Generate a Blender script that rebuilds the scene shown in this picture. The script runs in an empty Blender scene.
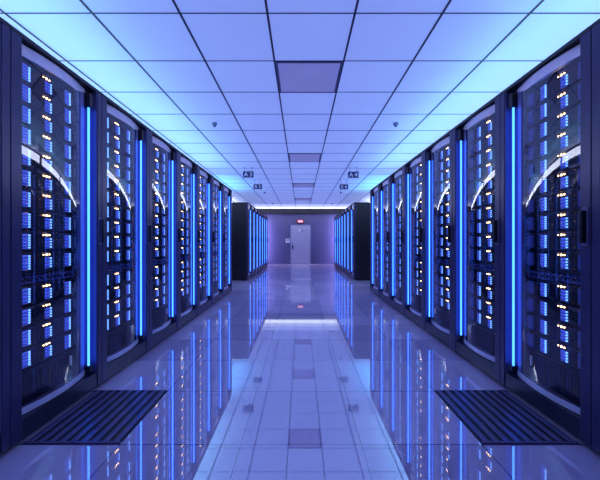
import bpy, bmesh, math
from mathutils import Vector, Matrix

C = bpy.context.scene.collection
SC = bpy.context.scene

# ------------------------------------------------------------------ camera
W = 1.44          # half width of the aisle
EYE = 1.04
CEIL = 2.61
FAR = 15.8
cam_data = bpy.data.cameras.new('camera')
cam = bpy.data.objects.new('camera', cam_data)
C.objects.link(cam)
cam.location = (0, 0, EYE)
cam.rotation_euler = (math.pi / 2, 0, 0)
cam_data.sensor_width = 36
cam_data.lens = 333 / 600 * 36
cam_data.shift_x = -1 / 600
cam_data.shift_y = 2 / 600
cam_data.clip_start = 0.02
SC.camera = cam

# ------------------------------------------------------------------ world, exposure, lights
wd = bpy.data.worlds.new('world')
SC.world = wd
wd.use_nodes = True
wd.node_tree.nodes['Background'].inputs[0].default_value = (0.01, 0.01, 0.04, 1)
wd.node_tree.nodes['Background'].inputs[1].default_value = 1.0
SC.view_settings.view_transform = 'Standard'
SC.view_settings.look = 'None'
SC.view_settings.gamma = 1
SC.view_settings.use_curve_mapping = False
SC.view_settings.exposure = 0.0

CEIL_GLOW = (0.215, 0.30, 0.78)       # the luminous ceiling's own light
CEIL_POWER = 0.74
TUBE_POWER = 1.0

def area(name, loc, rot, sx, sy, power, color):
    l = bpy.data.lights.new(name, 'AREA')
    l.shape = 'RECTANGLE'
    l.size, l.size_y = sx, sy
    l.energy = power
    l.color = color
    o = bpy.data.objects.new(name, l)
    C.objects.link(o)
    o.location = loc
    o.rotation_euler = rot
    return o

UP = (math.pi, 0, 0)
for s in (-1, 1):
    # cyan cove light lying on top of the near cabinets, aimed at the ceiling
    area('cove_light', (s * 1.84, 4.0, 2.16), UP, 0.5, 6.0, 25, (0.22, 0.64, 1.0))
    # blue light over the cross aisle's ends
    area('cross_aisle_light', (s * 2.0, 9.0, 2.18), UP, 0.6, 2.2, 15, (0.08, 0.5, 1.0))
    # light in the niche beside the far wall
    area('niche_light', (s * 1.74, 15.42, 1.15), (math.pi / 2, 0, s * math.radians(35)), 0.1, 2.0, 16, (0.55, 0.48, 1.0))
# ------------------------------------------------------------------ materials
def mat(name, base=(0.5, 0.5, 0.5), rough=0.5, metal=0.0, spec=0.5, emit=None, power=0.0, ior=None):
    m = bpy.data.materials.new(name)
    m.use_nodes = True
    b = m.node_tree.nodes['Principled BSDF']
    b.inputs['Base Color'].default_value = (*base, 1)
    b.inputs['Roughness'].default_value = rough
    b.inputs['Metallic'].default_value = metal
    b.inputs['Specular IOR Level'].default_value = spec
    if ior:
        b.inputs['IOR'].default_value = ior
    if emit:
        b.inputs['Emission Color'].default_value = (*emit, 1)
        b.inputs['Emission Strength'].default_value = power
    return m

def N(m, kind, **kw):
    n = m.node_tree.nodes.new(kind)
    for k, v in kw.items():
        setattr(n, k, v)
    return n

def L(m, a, b):
    m.node_tree.links.new(a, b)

def mottled(name, c0, c1, scale, rough, metal=0.0, spec=0.5, stretch=(1, 1, 1)):
    """A material whose colour wanders between two tones (object space noise)."""
    m = mat(name, c0, rough, metal, spec)
    b = m.node_tree.nodes['Principled BSDF']
    tc = N(m, 'ShaderNodeTexCoord')
    mp = N(m, 'ShaderNodeMapping')
    mp.inputs['Scale'].default_value = stretch
    nz = N(m, 'ShaderNodeTexNoise')
    nz.inputs['Scale'].default_value = scale
    nz.inputs['Detail'].default_value = 3
    cr = N(m, 'ShaderNodeValToRGB')
    cr.color_ramp.elements[0].position = 0.35
    cr.color_ramp.elements[1].position = 0.7
    cr.color_ramp.elements[0].color = (*c0, 1)
    cr.color_ramp.elements[1].color = (*c1, 1)
    L(m, tc.outputs['Object'], mp.inputs[0])
    L(m, mp.outputs[0], nz.inputs['Vector'])
    L(m, nz.outputs['Fac'], cr.inputs[0])
    L(m, cr.outputs[0], b.inputs['Base Color'])
    return m

M = {}
M['cabinet'] = mottled('cabinet_black_metal', (0.010, 0.010, 0.020), (0.016, 0.016, 0.03), 9, 0.45)
M['post'] = mottled('cabinet_post_metal', (0.05, 0.045, 0.125), (0.065, 0.058, 0.15), 6, 0.32, 0.3)
M['channel'] = mottled('light_channel_metal', (0.10, 0.10, 0.26), (0.12, 0.12, 0.29), 5, 0.45, 0.1)
M['trim'] = mottled('door_trim_satin', (0.78, 0.73, 0.92), (0.86, 0.80, 0.96), 12, 0.35, 0.2)
M['doorframe'] = mottled('door_frame_metal', (0.03, 0.03, 0.065), (0.045, 0.042, 0.085), 8, 0.3, 0.3)
M['dooredge'] = mottled('door_edge_metal', (0.20, 0.20, 0.48), (0.23, 0.23, 0.52), 8, 0.42, 0.2)
M['black'] = mottled('black_plastic', (0.006, 0.006, 0.01), (0.012, 0.012, 0.02), 20, 0.35)
M['tab'] = mottled('door_tab', (0.88, 0.88, 0.92), (0.94, 0.94, 0.97), 20, 0.4)
M['handleplate'] = mottled('handle_plate', (0.16, 0.15, 0.30), (0.2, 0.19, 0.34), 10, 0.35, 0.4)
M['wall'] = mottled('wall_paint', (0.10, 0.10, 0.25), (0.12, 0.115, 0.28), 2, 0.55)
M['walldark'] = mottled('wall_paint_dark', (0.10, 0.10, 0.2), (0.12, 0.12, 0.23), 2, 0.6)
M['beam'] = mottled('dark_header_paint', (0.012, 0.012, 0.03), (0.018, 0.018, 0.04), 3, 0.6)
M['door'] = mottled('door_paint', (0.42, 0.42, 0.62), (0.46, 0.46, 0.66), 3, 0.4)
M['doorjamb'] = mottled('door_jamb_paint', (0.22, 0.21, 0.42), (0.25, 0.24, 0.45), 3, 0.45)
M['plate'] = mottled('pale_plate', (0.75, 0.75, 0.9), (0.82, 0.82, 0.95), 10, 0.4)
M['sign'] = mottled('sign_navy', (0.022, 0.03, 0.16), (0.03, 0.04, 0.2), 8, 0.4)
M['lettering'] = mat('sign_lettering', (0.75, 0.75, 0.9), 0.5)
M['steel'] = mottled('grey_blue_steel', (0.22, 0.25, 0.42), (0.28, 0.3, 0.48), 10, 0.35, 0.5)
M['detector'] = mottled('detector_plastic', (0.16, 0.22, 0.42), (0.2, 0.26, 0.46), 12, 0.5)
M['vent'] = mottled('ceiling_panel_added_glow', (0.50, 0.48, 0.66), (0.56, 0.54, 0.72), 2.5, 0.5)
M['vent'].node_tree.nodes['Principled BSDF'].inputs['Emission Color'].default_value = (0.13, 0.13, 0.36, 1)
M['vent'].node_tree.nodes['Principled BSDF'].inputs['Emission Strength'].default_value = 0.7  # glow added to the unlit panel so its face is brighter
M['ventframe'] = mottled('ceiling_panel_frame', (0.12, 0.12, 0.28), (0.15, 0.15, 0.3), 8, 0.5)
M['tee'] = mottled('ceiling_grid_metal', (0.02, 0.02, 0.07), (0.03, 0.03, 0.09), 8, 0.5)
M['red'] = mottled('exit_red', (0.30, 0.01, 0.03), (0.38, 0.015, 0.04), 8, 0.4)
M['exitlit'] = mat('exit_lit_panel', (0.8, 0.4, 0.5), 0.4, emit=(1.0, 0.42, 0.55), power=0.8)
M['cable'] = mottled('patch_cable', (0.10, 0.12, 0.5), (0.2, 0.2, 0.65), 30, 0.45)

M['added_glow_soft'] = mat('ceiling_end_glow_soft', (0.6, 0.62, 0.75), 0.5, emit=(0.34, 0.42, 0.90), power=1.1)  # three stepped glows standing in for light on the ceiling's far end
M['added_glow_mid'] = mat('ceiling_end_glow_mid', (0.6, 0.62, 0.75), 0.5, emit=(0.50, 0.60, 1.0), power=1.25)
M['added_glow_bright'] = mat('ceiling_end_glow_bright', (0.6, 0.62, 0.75), 0.5, emit=(0.80, 0.88, 1.0), power=1.7)
M['lamp'] = mat('white_lamp', (0.8, 0.8, 0.85), 0.4, emit=(0.82, 0.88, 1.0), power=7.0)
M['tube'] = mat('light_tube', (0.2, 0.3, 0.8), 0.4, emit=(0.17, 0.85, 5.5), power=TUBE_POWER)
M['led'] = mat('blue_led', (0.1, 0.2, 0.8), 0.4, emit=(0.26, 0.66, 1.7), power=1.4)
M['warm'] = mat('warm_led', (0.8, 0.6, 0.3), 0.4, emit=(1.0, 0.60, 0.26), power=10.0)

# luminous ceiling tiles: matt face with light of its own
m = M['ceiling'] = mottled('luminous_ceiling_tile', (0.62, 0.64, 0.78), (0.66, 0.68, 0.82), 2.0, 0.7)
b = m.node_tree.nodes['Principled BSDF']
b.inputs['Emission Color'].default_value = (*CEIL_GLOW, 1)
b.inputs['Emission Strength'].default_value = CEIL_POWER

# drive panel: rows of little lit drive slots
def drive_mat(name, lo, hi, power):
    m = mat(name, (0.02, 0.03, 0.12), 0.4)
    b = m.node_tree.nodes['Principled BSDF']
    tc = N(m, 'ShaderNodeTexCoord')
    wv = N(m, 'ShaderNodeTexWave', bands_direction='Z', wave_profile='SIN')
    wv.inputs['Scale'].default_value = 16
    wv.inputs['Distortion'].default_value = 2.5
    wv.inputs['Detail'].default_value = 2
    wv.inputs['Detail Scale'].default_value = 3
    cr = N(m, 'ShaderNodeValToRGB')
    cr.color_ramp.elements[0].color = (*lo, 1)
    cr.color_ramp.elements[1].color = (*hi, 1)
    L(m, tc.outputs['Object'], wv.inputs['Vector'])
    L(m, wv.outputs['Fac'], cr.inputs[0])
    L(m, cr.outputs[0], b.inputs['Emission Color'])
    b.inputs['Emission Strength'].default_value = power
    return m
M['drives'] = drive_mat('lit_drive_slots', (0.008, 0.025, 0.34), (0.08, 0.14, 1.0), 0.95)
M['drives_dim'] = drive_mat('dim_drive_slots', (0.008, 0.012, 0.16), (0.03, 0.06, 0.5), 0.5)

# server faces: dark perforated metal
m = M['face'] = mat('server_face', (0.03, 0.03, 0.07), 0.4, 0.4)
b = m.node_tree.nodes['Principled BSDF']
tc = N(m, 'ShaderNodeTexCoord')
vo = N(m, 'ShaderNodeTexVoronoi')
vo.inputs['Scale'].default_value = 90
cr = N(m, 'ShaderNodeValToRGB')
cr.color_ramp.elements[0].color = (0.10, 0.095, 0.2, 1)
cr.color_ramp.elements[1].color = (0.012, 0.012, 0.03, 1)
cr.color_ramp.elements[0].position = 0.1
cr.color_ramp.elements[1].position = 0.4
L(m, tc.outputs['Object'], vo.inputs['Vector'])
L(m, vo.outputs['Distance'], cr.inputs[0])
L(m, cr.outputs[0], b.inputs['Base Color'])
M['serverbody'] = mottled('server_body_metal', (0.02, 0.02, 0.04), (0.03, 0.03, 0.055), 6, 0.4, 0.5)

# clear glass: see-through with a mirror sheen
m = M['glass'] = bpy.data.materials.new('door_glass')
m.use_nodes = True
nt = m.node_tree
nt.nodes.remove(nt.nodes['Principled BSDF'])
tr = N(m, 'ShaderNodeBsdfTransparent'); tr.inputs[0].default_value = (0.86, 0.86, 0.95, 1)
gl = N(m, 'ShaderNodeBsdfGlossy'); gl.inputs['Roughness'].default_value = 0.02
gl.inputs[0].default_value = (0.9, 0.9, 1, 1)
fr = N(m, 'ShaderNodeFresnel'); fr.inputs[0].default_value = 1.9
mx = N(m, 'ShaderNodeMixShader')
L(m, fr.outputs[0], mx.inputs[0]); L(m, tr.outputs[0], mx.inputs[1]); L(m, gl.outputs[0], mx.inputs[2])
L(m, mx.outputs[0], nt.nodes['Material Output'].inputs[0])

# floor: polished tiles, each a little different
TX, TY = 0.62, 0.61
m = M['floor'] = mat('polished_floor_tile', (0.2, 0.2, 0.4), 0.06, 0.0, 0.5, ior=4.2)
b = m.node_tree.nodes['Principled BSDF']
geo = N(m, 'ShaderNodeNewGeometry')
sep = N(m, 'ShaderNodeSeparateXYZ')
L(m, geo.outputs['Position'], sep.inputs[0])
def math_node(m, op, a, bval=None, c=None):
    n = N(m, 'ShaderNodeMath', operation=op)
    for i, v in enumerate((a, bval, c)):
        if v is None: continue
        if isinstance(v, (int, float)): n.inputs[i].default_value = v
        else: L(m, v, n.inputs[i])
    return n.outputs[0]
ux = math_node(m, 'DIVIDE', math_node(m, 'ADD', sep.outputs[0], TX / 2 + 10 * TX), TX)
uy = math_node(m, 'DIVIDE', math_node(m, 'ADD', sep.outputs[1], 20 * TY - 2.32), TY)
ix, iy = math_node(m, 'FLOOR', ux), math_node(m, 'FLOOR', uy)
fx, fy = math_node(m, 'FRACT', ux), math_node(m, 'FRACT', uy)
def edge(f, w):
    d = math_node(m, 'MINIMUM', f, math_node(m, 'SUBTRACT', 1.0, f))
    return math_node(m, 'LESS_THAN', d, w)
grout = math_node(m, 'MAXIMUM', edge(fx, 0.004), edge(fy, 0.006))
comb = N(m, 'ShaderNodeCombineXYZ')
L(m, ix, comb.inputs[0]); L(m, iy, comb.inputs[1])
wn = N(m, 'ShaderNodeTexWhiteNoise', noise_dimensions='3D')
L(m, comb.outputs[0], wn.inputs['Vector'])
cr = N(m, 'ShaderNodeValToRGB')
cr.color_ramp.elements[0].color = (0.60, 0.47, 0.70, 1)
cr.color_ramp.elements[1].color = (0.78, 0.63, 0.86, 1)
L(m, wn.outputs['Value'], cr.inputs[0])
mixg = N(m, 'ShaderNodeMix', data_type='RGBA')
L(m, grout, mixg.inputs['Factor'])
L(m, cr.outputs[0], mixg.inputs['A'])
mixg.inputs['B'].default_value = (0.08, 0.08, 0.2, 1)
L(m, mixg.outputs['Result'], b.inputs['Base Color'])
L(m, math_node(m, 'MULTIPLY_ADD', wn.outputs['Value'], 0.03, 0.012), b.inputs['Roughness'])

m = M['grille'] = mottled('floor_grille_metal', (0.13, 0.12, 0.26), (0.17, 0.16, 0.3), 10, 0.3, 0.5)

# ------------------------------------------------------------------ helpers
def obj(name, bm, material, parent=None, loc=None):
    me = bpy.data.meshes.new(name)
    bmesh.ops.recalc_face_normals(bm, faces=bm.faces)
    bm.to_mesh(me); bm.free()
    me.materials.append(M[material] if isinstance(material, str) else material)
    o = bpy.data.objects.new(name, me)
    C.objects.link(o)
    if parent is not None: o.parent = parent
    if loc: o.location = loc
    return o

def tag(o, label=None, cat=None, group=None, kind=None):
    for k, v in (('label', label), ('category', cat), ('group', group), ('kind', kind)):
        if v: o[k] = v
    return o

def thing(name, label, cat, loc=(0, 0, 0), group=None):
    o = bpy.data.objects.new(name, None)
    o.empty_display_size = 0.1
    C.objects.link(o)
    o.location = loc
    return tag(o, label, cat, group)

def box(bm, x0, x1, y0, y1, z0, z1, bevel=0.0):
    x0, x1 = sorted((x0, x1)); y0, y1 = sorted((y0, y1)); z0, z1 = sorted((z0, z1))
    r = bmesh.ops.create_cube(bm, size=1, matrix=Matrix.Translation(((x0 + x1) / 2, (y0 + y1) / 2, (z0 + z1) / 2)) @ Matrix.Diagonal((x1 - x0, y1 - y0, z1 - z0, 1)))
    if bevel:
        vs = r['verts']
        es = list({e for v in vs for e in v.link_edges})
        bmesh.ops.bevel(bm, geom=es, offset=bevel, segments=2, affect='EDGES', profile=0.5)
    return bm

def cyl(bm, p, axis, r, h, seg=16, r2=None):
    rot = {'z': Matrix.Identity(4), 'x': Matrix.Rotation(math.pi / 2, 4, 'Y'), 'y': Matrix.Rotation(math.pi / 2, 4, 'X')}[axis]
    bmesh.ops.create_cone(bm, cap_ends=True, segments=seg, radius1=r, radius2=r if r2 is None else r2, depth=h,
                          matrix=Matrix.Translation(p) @ rot)
    return bm

def prism(bm, outline, z0s, z1s):
    """Solid from a closed (x, y) outline; z0s / z1s are numbers or per-point lists."""
    n = len(outline)
    g = lambda z, i: z[i] if isinstance(z, (list, tuple)) else z
    lo = [bm.verts.new((x, y, g(z0s, i))) for i, (x, y) in enumerate(outline)]
    hi = [bm.verts.new((x, y, g(z1s, i))) for i, (x, y) in enumerate(outline)]
    bm.faces.new(lo[::-1]); bm.faces.new(hi)
    for i in range(n):
        j = (i + 1) % n
        bm.faces.new((lo[i], lo[j], hi[j], hi[i]))
    return bm

def copy_tree(o, parent=None, skip=()):
    c = o.copy()
    C.objects.link(c)
    if parent is not None:
        c.parent = parent
    for ch in list(KIDS.get(o.name, ())):
        if ch.name.split('.')[0] not in skip: copy_tree(ch, c)
    return c
KIDS = {}
def index_children(root):
    for ch in root.children_recursive:
        KIDS.setdefault(ch.parent.name, []).append(ch)

ORD = ['first', 'second', 'third', 'fourth', 'fifth', 'sixth', 'seventh', 'eighth', 'ninth', 'tenth',
       'eleventh', 'twelfth', 'thirteenth', 'fourteenth', 'fifteenth']

# ------------------------------------------------------------------ room shell
def struct(name, bm, material, parent=None):
    o = obj(name, bm, material, parent)
    if parent is None: o['kind'] = 'structure'
    return o

Y0 = -1.6
XS = 2.65
struct('floor', box(bmesh.new(), -XS, XS, Y0, FAR, -0.15, 0), 'floor')
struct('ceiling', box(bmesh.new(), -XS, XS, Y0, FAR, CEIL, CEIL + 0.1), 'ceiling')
struct('wall_far', box(bmesh.new(), -XS, XS, FAR, FAR + 0.15, 0, CEIL), 'wall')
struct('wall_left', box(bmesh.new(), -XS - 0.15, -XS, Y0, FAR, 0, CEIL), 'walldark')
struct('wall_right', box(bmesh.new(), XS, XS + 0.15, Y0, FAR, 0, CEIL), 'walldark')
struct('wall_near', box(bmesh.new(), -XS, XS, Y0 - 0.15, Y0, 0, CEIL), 'walldark')
# ceiling grid
bm = bmesh.new()
for k in range(-5, 5):
    x = 0.37 + 0.6 * k
    box(bm, x - 0.008, x + 0.008, Y0, FAR, CEIL - 0.004, CEIL + 0.01)
y = 3.485 - 0.601 * 8
while y < FAR:
    box(bm, -XS, XS, y - 0.004, y + 0.004, CEIL - 0.0035, CEIL + 0.01)
    y += 0.601
struct('trim_1', bm, 'tee')
# dark header over the far wall
struct('trim_2', box(bmesh.new(), -XS, XS, FAR - 0.12, FAR, 2.385, CEIL - 0.004), 'beam')
struct('baseboard_far', box(bmesh.new(), -XS, XS, FAR - 0.015, FAR, 0, 0.10, 0.004), 'wall')

# far door
d = thing('door_1', None, None, (-0.02, FAR, 0)); d['kind'] = 'structure'
bm = bmesh.new()
for a, bb in ((-0.50, -0.46), (0.46, 0.50)): box(bm, a, bb, -0.05, 0, 0, 1.86)
box(bm, -0.50, 0.50, -0.05, 0, 1.82, 1.86)
obj('door_frame', bm, 'doorjamb', d)
leaf = obj('door_leaf', box(bmesh.new(), -0.46, 0.46, -0.04, -0.003, 0.008, 1.82, 0.004), 'door', d)
bm = bmesh.new(); box(bm, -0.41, -0.35, -0.05, -0.04, 0.70, 0.90, 0.003); cyl(bm, (-0.38, -0.065, 0.8), 'y', 0.013, 0.04); box(bm, -0.39, -0.28, -0.095, -0.08, 0.788, 0.812, 0.004)
obj('door_handle', bm, 'sign', d)
bm = bmesh.new(); box(bm, -0.10, 0.04, -0.047, -0.04, 1.55, 1.62, 0.002)
obj('door_plate', bm, 'plate', d)
bm = bmesh.new(); box(bm, 0.05, 0.09, -0.052, -0.04, 1.53, 1.64, 0.003)
obj('door_closer_bracket', bm, 'sign', d)

# things on the far wall
t = thing('exit_sign', 'small lit red sign box mounted above the door on the end wall', 'exit sign', (-0.03, FAR, 1.93))
bm = bmesh.new(); box(bm, -0.17, 0.17, -0.07, 0, 0, 0.17, 0.008); obj('sign_box', bm, 'red', t)
bm = bmesh.new(); box(bm, -0.115, 0.115, -0.078, -0.068, 0.035, 0.135, 0.003); obj('lit_panel', bm, 'exitlit', t)
t = thing('access_panel', 'small pale square control plate on the end wall left of the door', 'wall plate', (-0.62, FAR, 1.0))
bm = bmesh.new(); box(bm, -0.105, 0.105, -0.03, 0, 0, 0.2, 0.01); obj('plate_body', bm, 'plate', t)
bm = bmesh.new(); box(bm, -0.05, 0.05, -0.036, -0.03, 0.11, 0.165, 0.003); obj('plate_display', bm, 'handleplate', t)

# floor grilles beside the near cabinets
for s, side in ((-1, 'left'), (1, 'right')):
    t = thing('floor_grille', 'dark ribbed ventilation floor tile beside the nearest %s cabinets' % side, 'floor grille', (s * 1.24, 2.32 - 0.305, 0), 'ribbed floor tiles')
    bm = bmesh.new()
    x0, x1, y0, y1 = -0.31, 0.19, -0.303, 0.303
    if s < 0: x0, x1 = -0.19, 0.31
    box(bm, x0, x1, y0, y1, 0.0, 0.003)
    obj('grille_base', bm, 'black', t)
    bm = bmesh.new()
    n = 9
    for k in range(n):
        xx = x0 + (k + 0.5) * (x1 - x0) / n
        box(bm, xx - 0.015, xx + 0.015, y0 + 0.01, y1 - 0.01, 0.003, 0.010, 0.003)
    obj('grille_slats', bm, 'grille', t)
    for a, bb in ((y0, y0 + 0.01), (y1 - 0.01, y1)):
        obj('grille_rim', box(bmesh.new(), x0, x1, a, bb, 0.003, 0.010), 'grille', t)

# ceiling panels in the middle row
CP = ['nearest the camera', 'second from the camera', 'third from the camera', 'farthest from the camera']
for k in range(4):
    y0 = 2.885 + 3.005 * k
    t = thing('ceiling_panel', 'flat grey panel in the middle row of the ceiling, %s' % CP[k], 'ceiling panel', (0.07, y0 + 0.30, CEIL), 'grey ceiling panels')
    bm = bmesh.new()
    for s in (-1, 1):
        box(bm, s * 0.292, s * 0.274, -0.296, 0.296, -0.012, 0)
        box(bm, -0.274, 0.274, s * 0.296, s * 0.281, -0.012, 0)
    obj('panel_frame', bm, 'ventframe', t)
    obj('panel_face', box(bmesh.new(), -0.274, 0.274, -0.281, 0.281, -0.008, 0), 'vent', t)

# added glowing strips, imitating a ceiling lit brighter toward the far end
for (y0, y1, mt, lab) in ((13.71, 14.29, 'added_glow_soft', 'pale added glow strip across the ceiling, the nearer and dimmest of three'),
                          (14.31, 14.89, 'added_glow_mid', 'white added glow strip across the ceiling, the middle one of three'),
                          (14.91, 15.66, 'added_glow_bright', 'brightest white added glow strip across the ceiling, against the dark header')):
    t = thing('added_glow_strip', lab, 'added glow strip', (0, y0, CEIL), 'added ceiling glow strips')
    L_ = y1 - y0
    obj('glow_face', box(bmesh.new(), -XS + 0.02, XS - 0.02, 0.015, L_ - 0.015, -0.003, 0), mt, t)
    for a in (0.0, L_ - 0.012):
        obj('glow_edge', box(bmesh.new(), -XS + 0.02, XS - 0.02, a, a + 0.012, -0.006, 0), 'tee', t)

# long white lamps high on the side walls
for s, side in ((-1, 'left'), (1, 'right')):
    for k in range(6):
        t = thing('linear_lamp', 'long white linear lamp on the %s wall above the cabinets' % side, 'lamp', (s * 2.6, 1.2 + 2.6 * k, 2.42), 'wall lamps above the %s cabinets' % side)
        bm = bmesh.new(); box(bm, s * 0.02, s * 0.05, -1.2, 1.2, 0.0, 0.15, 0.005); obj('lamp_housing', bm, 'plate', t)
        bm = bmesh.new(); box(bm, 0.0, s * 0.02, -1.19, 1.19, 0.01, 0.14, 0.004); obj('lamp_diffuser', bm, 'lamp', t)

# smoke detectors
for s, side in ((-1, 'left'), (1, 'right')):
    for k in range(4):
        y = 4.39 + 3.02 * k
        t = thing('smoke_detector', 'small round detector under the ceiling, %s side, %s from the camera' % (side, ORD[k]), 'detector', ((-1.14 if s < 0 else 1.25), y, CEIL), 'round ceiling detectors')
        bm = bmesh.new(); cyl(bm, (0, 0, -0.012), 'z', 0.034, 0.024, 20); obj('detector_base', bm, 'detector', t)
        bm = bmesh.new(); cyl(bm, (0, 0, -0.038), 'z', 0.015, 0.03, 20, 0.030); obj('detector_head', bm, 'detector', t)

# hanging aisle signs
def text_mesh(txt, size, depth):
    cu = bpy.data.curves.new('lettering', 'FONT')
    cu.body = txt; cu.size = size; cu.extrude = depth; cu.align_x = 'CENTER'; cu.align_y = 'CENTER'
    cu.offset = size * 0.02
    o = bpy.data.objects.new('tmp', cu); C.objects.link(o)
    dg = bpy.context.evaluated_depsgraph_get()
    me = bpy.data.meshes.new_from_object(o.evaluated_get(dg))
    bpy.data.objects.remove(o)
    return me
for (txt, x, y, z, w, h, where) in (('A 3', -1.108, 7.0, 2.459, 0.222, 0.13, 'left, nearer'), ('B 3', -1.09, 8.4, 2.435, 0.215, 0.125, 'left, farther'),
                             ('A 4', 1.10, 7.0, 2.453, 0.222, 0.13, 'right, nearer'), ('B 4', 1.08, 8.4, 2.433, 0.215, 0.125, 'right, farther')):
    t = thing('hanging_sign', 'navy sign reading %s hung from the ceiling by two rods, %s' % (txt, where), 'sign', (x, y, z), 'hanging aisle signs')
    obj('sign_panel', box(bmesh.new(), -w / 2, w / 2, -0.009, 0.009, -h / 2, h / 2, 0.004), 'sign', t)
    for s in (-1, 1):
        bm = bmesh.new(); cyl(bm, (s * 0.075, 0, (h / 2 + CEIL - z) / 2 - 0.002), 'z', 0.0045, CEIL - z - h / 2 + 0.004, 10)
        cyl(bm, (s * 0.075, 0, CEIL - z - 0.006), 'z', 0.012, 0.012, 12)
        obj('rod', bm, 'steel', t)
    me = text_mesh(txt, h * 0.92, 0.001)
    me.materials.append(M['lettering'])
    o = bpy.data.objects.new('lettering', me); C.objects.link(o); o.parent = t
    o.location = (0, -0.0095, -0.004); o.rotation_euler = (math.pi / 2, 0, 0)

# ------------------------------------------------------------------ server cabinets
P = 0.75               # cabinet pitch
H = 2.11
D0, D1, BOW = 0.065, 0.634, 0.036
G1 = 0.575            # where the door's glass ends and its solid edge begins
DEEP = -0.040         # how far the door's ends lie behind the front plane
SRV = 0.066           # how far the equipment's faces lie behind the front plane
def bow(y, b=BOW):
    q = (y - (D0 + D1) / 2) / ((D1 - D0) / 2)
    return b * max(0.0, 1 - q * q)

def make_cabinet(s, servers=True):
    """s = -1 left row (faces +x), 1 right row (faces -x). Local x: 0 is the front plane, o > 0 sticks out into the aisle."""
    X = lambda o: -s * o
    root = thing('server_cabinet', 'x', 'server cabinet')
    bm = bmesh.new()
    box(bm, X(-1.0), X(-0.02), 0.002, 0.022, 0.03, H)            # side panels
    box(bm, X(-1.0), X(-0.02), P - 0.022, P - 0.002, 0.03, H)
    box(bm, X(-1.0), X(-0.98), 0.022, P - 0.022, 0.03, H)        # back
    box(bm, X(-0.98), X(0.012), 0.002, P - 0.002, H - 0.02, H)     # top
    box(bm, X(-0.98), X(-0.02), 0.022, P - 0.022, 0.03, 0.06)    # bottom
    obj('carcass', bm, 'cabinet', root)
    bm = bmesh.new(); box(bm, X(-0.98), X(-0.03), 0.02, P - 0.02, 0, 0.03); obj('plinth', bm, 'black', root)
    for a, bb in ((0.002, D0), (0.70, P - 0.002)):
        bm = bmesh.new(); box(bm, X(-0.08), X(0.012), a, bb, 0.03, H - 0.02, 0.004)
        obj('front_post', bm, 'post', root)
    bm = bmesh.new(); box(bm, X(-0.08), X(0.006), D0, 0.70, 0.03, 0.125); obj('kick_plate', bm, 'doorframe', root)
    # rails the equipment is screwed to
    for a in (0.080, 0.581):
        bm = bmesh.new(); box(bm, X(-0.13), X(-SRV - 0.002), a, a + 0.018, 0.125, H - 0.02); obj('mounting_rail', bm, 'cabinet', root)
    bm = bmesh.new(); box(bm, X(-SRV - 0.004), X(-SRV + 0.004), 0.099, 0.579, 0.13, 0.335)
    for k in range(22):
        yy = 0.11 + k * 0.0195
        box(bm, X(-SRV + 0.003), X(-SRV + 0.008), yy + 0.01, yy + 0.019, 0.16, 0.315)
    obj('ribbed_blank_panel', bm, 'doorframe', root)
    bm = bmesh.new(); box(bm, X(-SRV - 0.004), X(-SRV + 0.002), 0.099, 0.579, 2.035, H - 0.02); obj('top_blank_panel', bm, 'doorframe', root)
    # light channel and tube
    bm = bmesh.new()
    prism(bm, [(X(-0.050), 0.637), (X(-0.050), 0.694), (X(0.006), 0.694), (X(0.006), 0.701), (X(-0.058), 0.701), (X(-0.058), 0.637)], 0.125, H - 0.02)
    obj('light_channel', bm, 'channel', root)
    bm = bmesh.new(); cyl(bm, (X(-0.022), 0.652, (0.188 + 1.966) / 2), 'z', 0.0072, 1.966 - 0.188, 16)
    tb = obj('light_tube', bm, 'tube', root)
    for z0, z1 in ((0.155, 0.19), (1.964, 2.06)):
        bm = bmesh.new(); box(bm, X(-0.056), X(-0.004), 0.638, 0.672, z0, z1, 0.004); obj('tube_cap', bm, 'black', tb)
    # bowed glass door
    n = 14
    ys = [D0 + (D1 - D0) * k / n for k in range(n + 1)]
    bm = bmesh.new()
    box(bm, X(DEEP - 0.008), X(DEEP + 0.006), D0, D0 + 0.010, 0.13, H - 0.025)
    m_ = 6
    ye = [G1 + (D1 - G1) * k / m_ for k in range(m_ + 1)]
    prism(bm, [(X(DEEP - 0.012), G1)] + [(X(DEEP + bow(y)), y) for y in ye] + [(X(DEEP - 0.012), D1)], 0.13, H - 0.025)
    door = obj('door', bm, 'dooredge', root)
    def crescent(z0, z1, name, material, out, taper=0.0):
        bm = bmesh.new()
        pts = [(X(DEEP - 0.004), D0), ] + [(X(DEEP + 0.002 + bow(y) + out), y) for y in ys] + [(X(DEEP - 0.004), D1)]
        def zt(y):
            q = (y - D0) / (D1 - D0)
            e = q
            return min(1.0, max(0.12, (1 - e) / 0.22) ** 0.5)
        if taper > 0:
            lo = [z1 - (z1 - z0) * zt(p[1]) for p in pts]; prism(bm, pts, lo, z1)
        elif taper < 0:
            hi = [z0 + (z1 - z0) * zt(p[1]) for p in pts]; prism(bm, pts, z0, hi)
        else: prism(bm, pts, z0, z1)
        return obj(name, bm, material, door)
    crescent(H - 0.028, H - 0.012, 'door_cap', 'black', 0.004)
    crescent(2.022, H - 0.028, 'top_trim', 'trim', 0.0, 1)
    crescent(0.130, 0.166, 'bottom_trim', 'trim', 0.0, 0)
    crescent(0.118, 0.130, 'door_sill', 'black', 0.003)
    bm = bmesh.new()
    ys = [D0 + (G1 - D0) * k / n for k in range(n + 1)]
    lo = [bm.verts.new((X(DEEP + bow(y)), y, 0.166)) for y in ys]
    hi = [bm.verts.new((X(DEEP + bow(y)), y, H - 0.03)) for y in ys]
    for i in range(n):
        f = bm.faces.new((lo[i], lo[i + 1], hi[i + 1], hi[i]) if s < 0 else (hi[i], hi[i + 1], lo[i + 1], lo[i])); f.smooth = True
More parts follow.
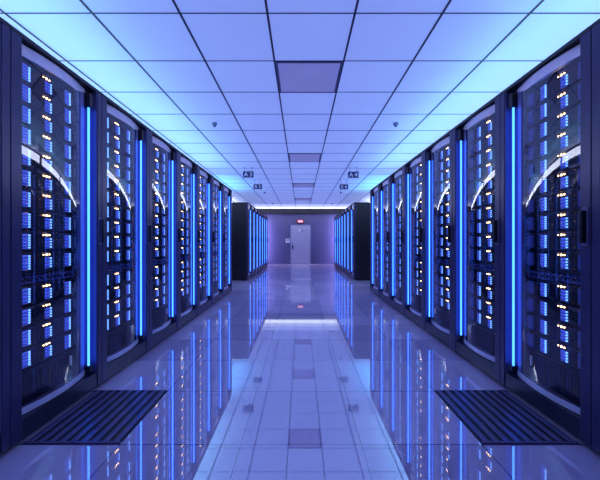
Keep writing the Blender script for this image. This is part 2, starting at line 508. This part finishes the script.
    me = bpy.data.meshes.new('glass_pane'); bm.normal_update(); bm.to_mesh(me); bm.free(); me.materials.append(M['glass'])
    g = bpy.data.objects.new('glass_pane', me); C.objects.link(g); g.parent = door
    # white tab near the foot of the door
    yy = 0.45
    ob = DEEP + bow(yy)
    bm = bmesh.new(); box(bm, X(ob - 0.002), X(ob + 0.008), yy - 0.006, yy + 0.006, 0.265, 0.325, 0.001)
    obj('white_tab', bm, 'tab', door)
    # handle
    hy = 0.722 if s < 0 else 0.032
    bm = bmesh.new(); box(bm, X(0.010), X(0.017), hy - 0.018, hy + 0.018, 1.02, 1.215, 0.003)
    hp = obj('handle', bm, 'handleplate', root)
    bm = bmesh.new(); box(bm, X(0.016), X(0.042), hy - 0.012, hy + 0.012, 1.035, 1.20, 0.006)
    obj('lever', bm, 'black', hp)
    if not servers:
        bm = bmesh.new(); box(bm, X(-SRV - 0.004), X(-SRV + 0.002), 0.099, 0.579, 0.335, 2.035)
        obj('inner_blank_panel', bm, 'doorframe', root)
    return root

UH = 0.1155
def make_server(s):
    """Origin: middle of the face's lower edge; x: out of the cabinet is X(+)."""
    X = lambda o: -s * o
    # front-view coordinate u (0..0.48 from the left edge seen from the aisle) -> local y
    Y = (lambda u: u - 0.24) if s < 0 else (lambda u: 0.24 - u)
    t = thing('rack_server', 'x', 'server')
    bm = bmesh.new(); box(bm, X(-0.60), X(-0.006), -0.225, 0.225, 0.004, 0.102); obj('chassis', bm, 'serverbody', t)
    bm = bmesh.new(); box(bm, X(-0.006), X(0.0), -0.2405, 0.2405, 0.0, 0.1025, 0.0015); f = obj('faceplate', bm, 'face', t)
    bm = bmesh.new(); box(bm, X(-0.006), X(0.010), -0.2405, 0.2405, 0.1025, 0.1085, 0.002); obj('top_lip', bm, 'post', t)
    cols = ((0.088, 0.012, 0.094, 'drives'), (0.247, 0.012, 0.076, 'drives'), (0.411, 0.012, 0.094, 'drives')) if s < 0 else \
           ((0.046, 0.012, 0.094, 'drives_dim'), (0.157, 0.012, 0.094, 'drives'), (0.320, 0.012, 0.076, 'drives'), (0.44, 0.012, 0.094, 'drives_dim'))
    for u, z0, z1, mt in cols:
        bm = bmesh.new(); box(bm, X(0.0), X(0.004), Y(u - 0.028), Y(u + 0.004), z0, z1)
        p = obj('drive_panel', bm, mt, t)
        bm = bmesh.new()
        n = max(4, int((z1 - z0) / 0.0135))
        for k in range(n):
            zc = z0 + (k + 0.5) * (z1 - z0) / n
            box(bm, X(0.0), X(0.006), Y(u + 0.011), Y(u + 0.020), zc - 0.0045, zc + 0.0045)
        obj('led_column', bm, 'led' if mt == 'drives' else 'drives_dim', p)
    u0 = 0.231 if s < 0 else 0.294
    for k, du in enumerate((-0.023, 0.0, 0.022)):
        bm = bmesh.new(); bmesh.ops.create_uvsphere(bm, u_segments=10, v_segments=6, radius=(0.0042, 0.0064, 0.0048)[k], matrix=Matrix.Translation((X(0.001), Y(u0 + du), 0.091)) @ Matrix.Diagonal((0.5, 1.15, 1, 1)))
        obj('status_light', bm, 'warm', t)
    for e in (0.008, 0.472):
        bm = bmesh.new(); box(bm, X(0.0), X(0.008), Y(e - 0.004), Y(e + 0.004), 0.02, 0.085, 0.002); obj('pull_handle', bm, 'steel', t)
    return t

def make_patch_panel(s):
    X = lambda o: -s * o
    t = thing('patch_panel', 'x', 'patch panel')
    bm = bmesh.new(); box(bm, X(-0.25), X(0.0), -0.2405, 0.2405, 0, 0.062, 0.0015); obj('panel_body', bm, 'face', t)
    bm = bmesh.new()
    for r in range(2):
        for k in range(18):
            yy = -0.21 + k * 0.0245
            box(bm, X(0.0), X(0.003), yy, yy + 0.012, 0.010 + r * 0.026, 0.022 + r * 0.026)
    obj('port_row', bm, 'drives_dim', t)
    bm = bmesh.new()
    for k in range(9):
        y0 = -0.2 + k * 0.048
        pts = [Vector((X(0.004), y0, 0.046)), Vector((X(0.016), y0 + 0.01, 0.034)), Vector((X(0.018), y0 + 0.02 + 0.006 * (k % 3), 0.022)), Vector((X(0.004), y0 + 0.035, 0.016))]
        for a, c in zip(pts, pts[1:]):
            dv = c - a
            bmesh.ops.create_cone(bm, cap_ends=True, segments=6, radius1=0.0025, radius2=0.0025, depth=dv.length + 0.002,
                                  matrix=Matrix.Translation((a + c) / 2) @ dv.to_track_quat('Z', 'Y').to_matrix().to_4x4())
    obj('patch_cables', bm, 'cable', t)
    return t

Y_NEAR = 1.64
Y_FAR = 8.97
STARS = [2.005 - UH * k for k in range(10)] + [0.782 - UH * k for k in range(4)]
for s, side in ((-1, 'left'), (1, 'right')):
    cab = make_cabinet(s); index_children(cab)
    far = make_cabinet(s, False); index_children(far)
    srv = make_server(s); index_children(srv)
    pat = make_patch_panel(s); index_children(pat)
    gcab, gsrv, gpat = 'near %s row cabinets' % side, 'servers in the %s row' % side, 'patch panels in the %s row' % side
    first_cab, first_srv, first_pat = True, True, True
    for k in range(8):
        y0 = Y_NEAR + P * (k - 1)
        if k == 0:
            o = copy_tree(far, skip=('handle',))     # its handle lies outside the picture
            lab = 'cabinet cut by the %s edge of the picture, only its dark corner post showing' % side
        else:
            o = cab if first_cab else copy_tree(cab); first_cab = False
            lab = 'glass fronted black server cabinet with blue light tube, %s whole one along the %s row' % (ORD[k - 1], side)
        o.location = (s * W, y0, 0)
        tag(o, lab, 'server cabinet', gcab)
        if k == 0: continue
        for j, zs in enumerate(STARS):
            v = srv if first_srv else copy_tree(srv); first_srv = False
            v.location = (s * (W + SRV), y0 + 0.339, zs - 0.091)
            tag(v, 'rack server with warm status lights, %s from top in %s whole cabinet of %s row' % (ORD[j], ORD[k - 1], side), 'server', gsrv)
        v = pat if first_pat else copy_tree(pat); first_pat = False
        v.location = (s * (W + SRV), y0 + 0.339, 0.802)
        tag(v, 'thin patch panel without warm lights, between servers of %s whole cabinet, %s row' % (ORD[k - 1], side), 'patch panel', gpat)
    for k in range(7):
        o = far if k == 0 else copy_tree(far)
        o.location = (s * W, Y_FAR + P * k, 0)
        tag(o, 'dark server cabinet beyond the cross aisle on the %s, %s from its near end' % (side, ORD[k]), 'server cabinet', 'far %s row cabinets' % side)
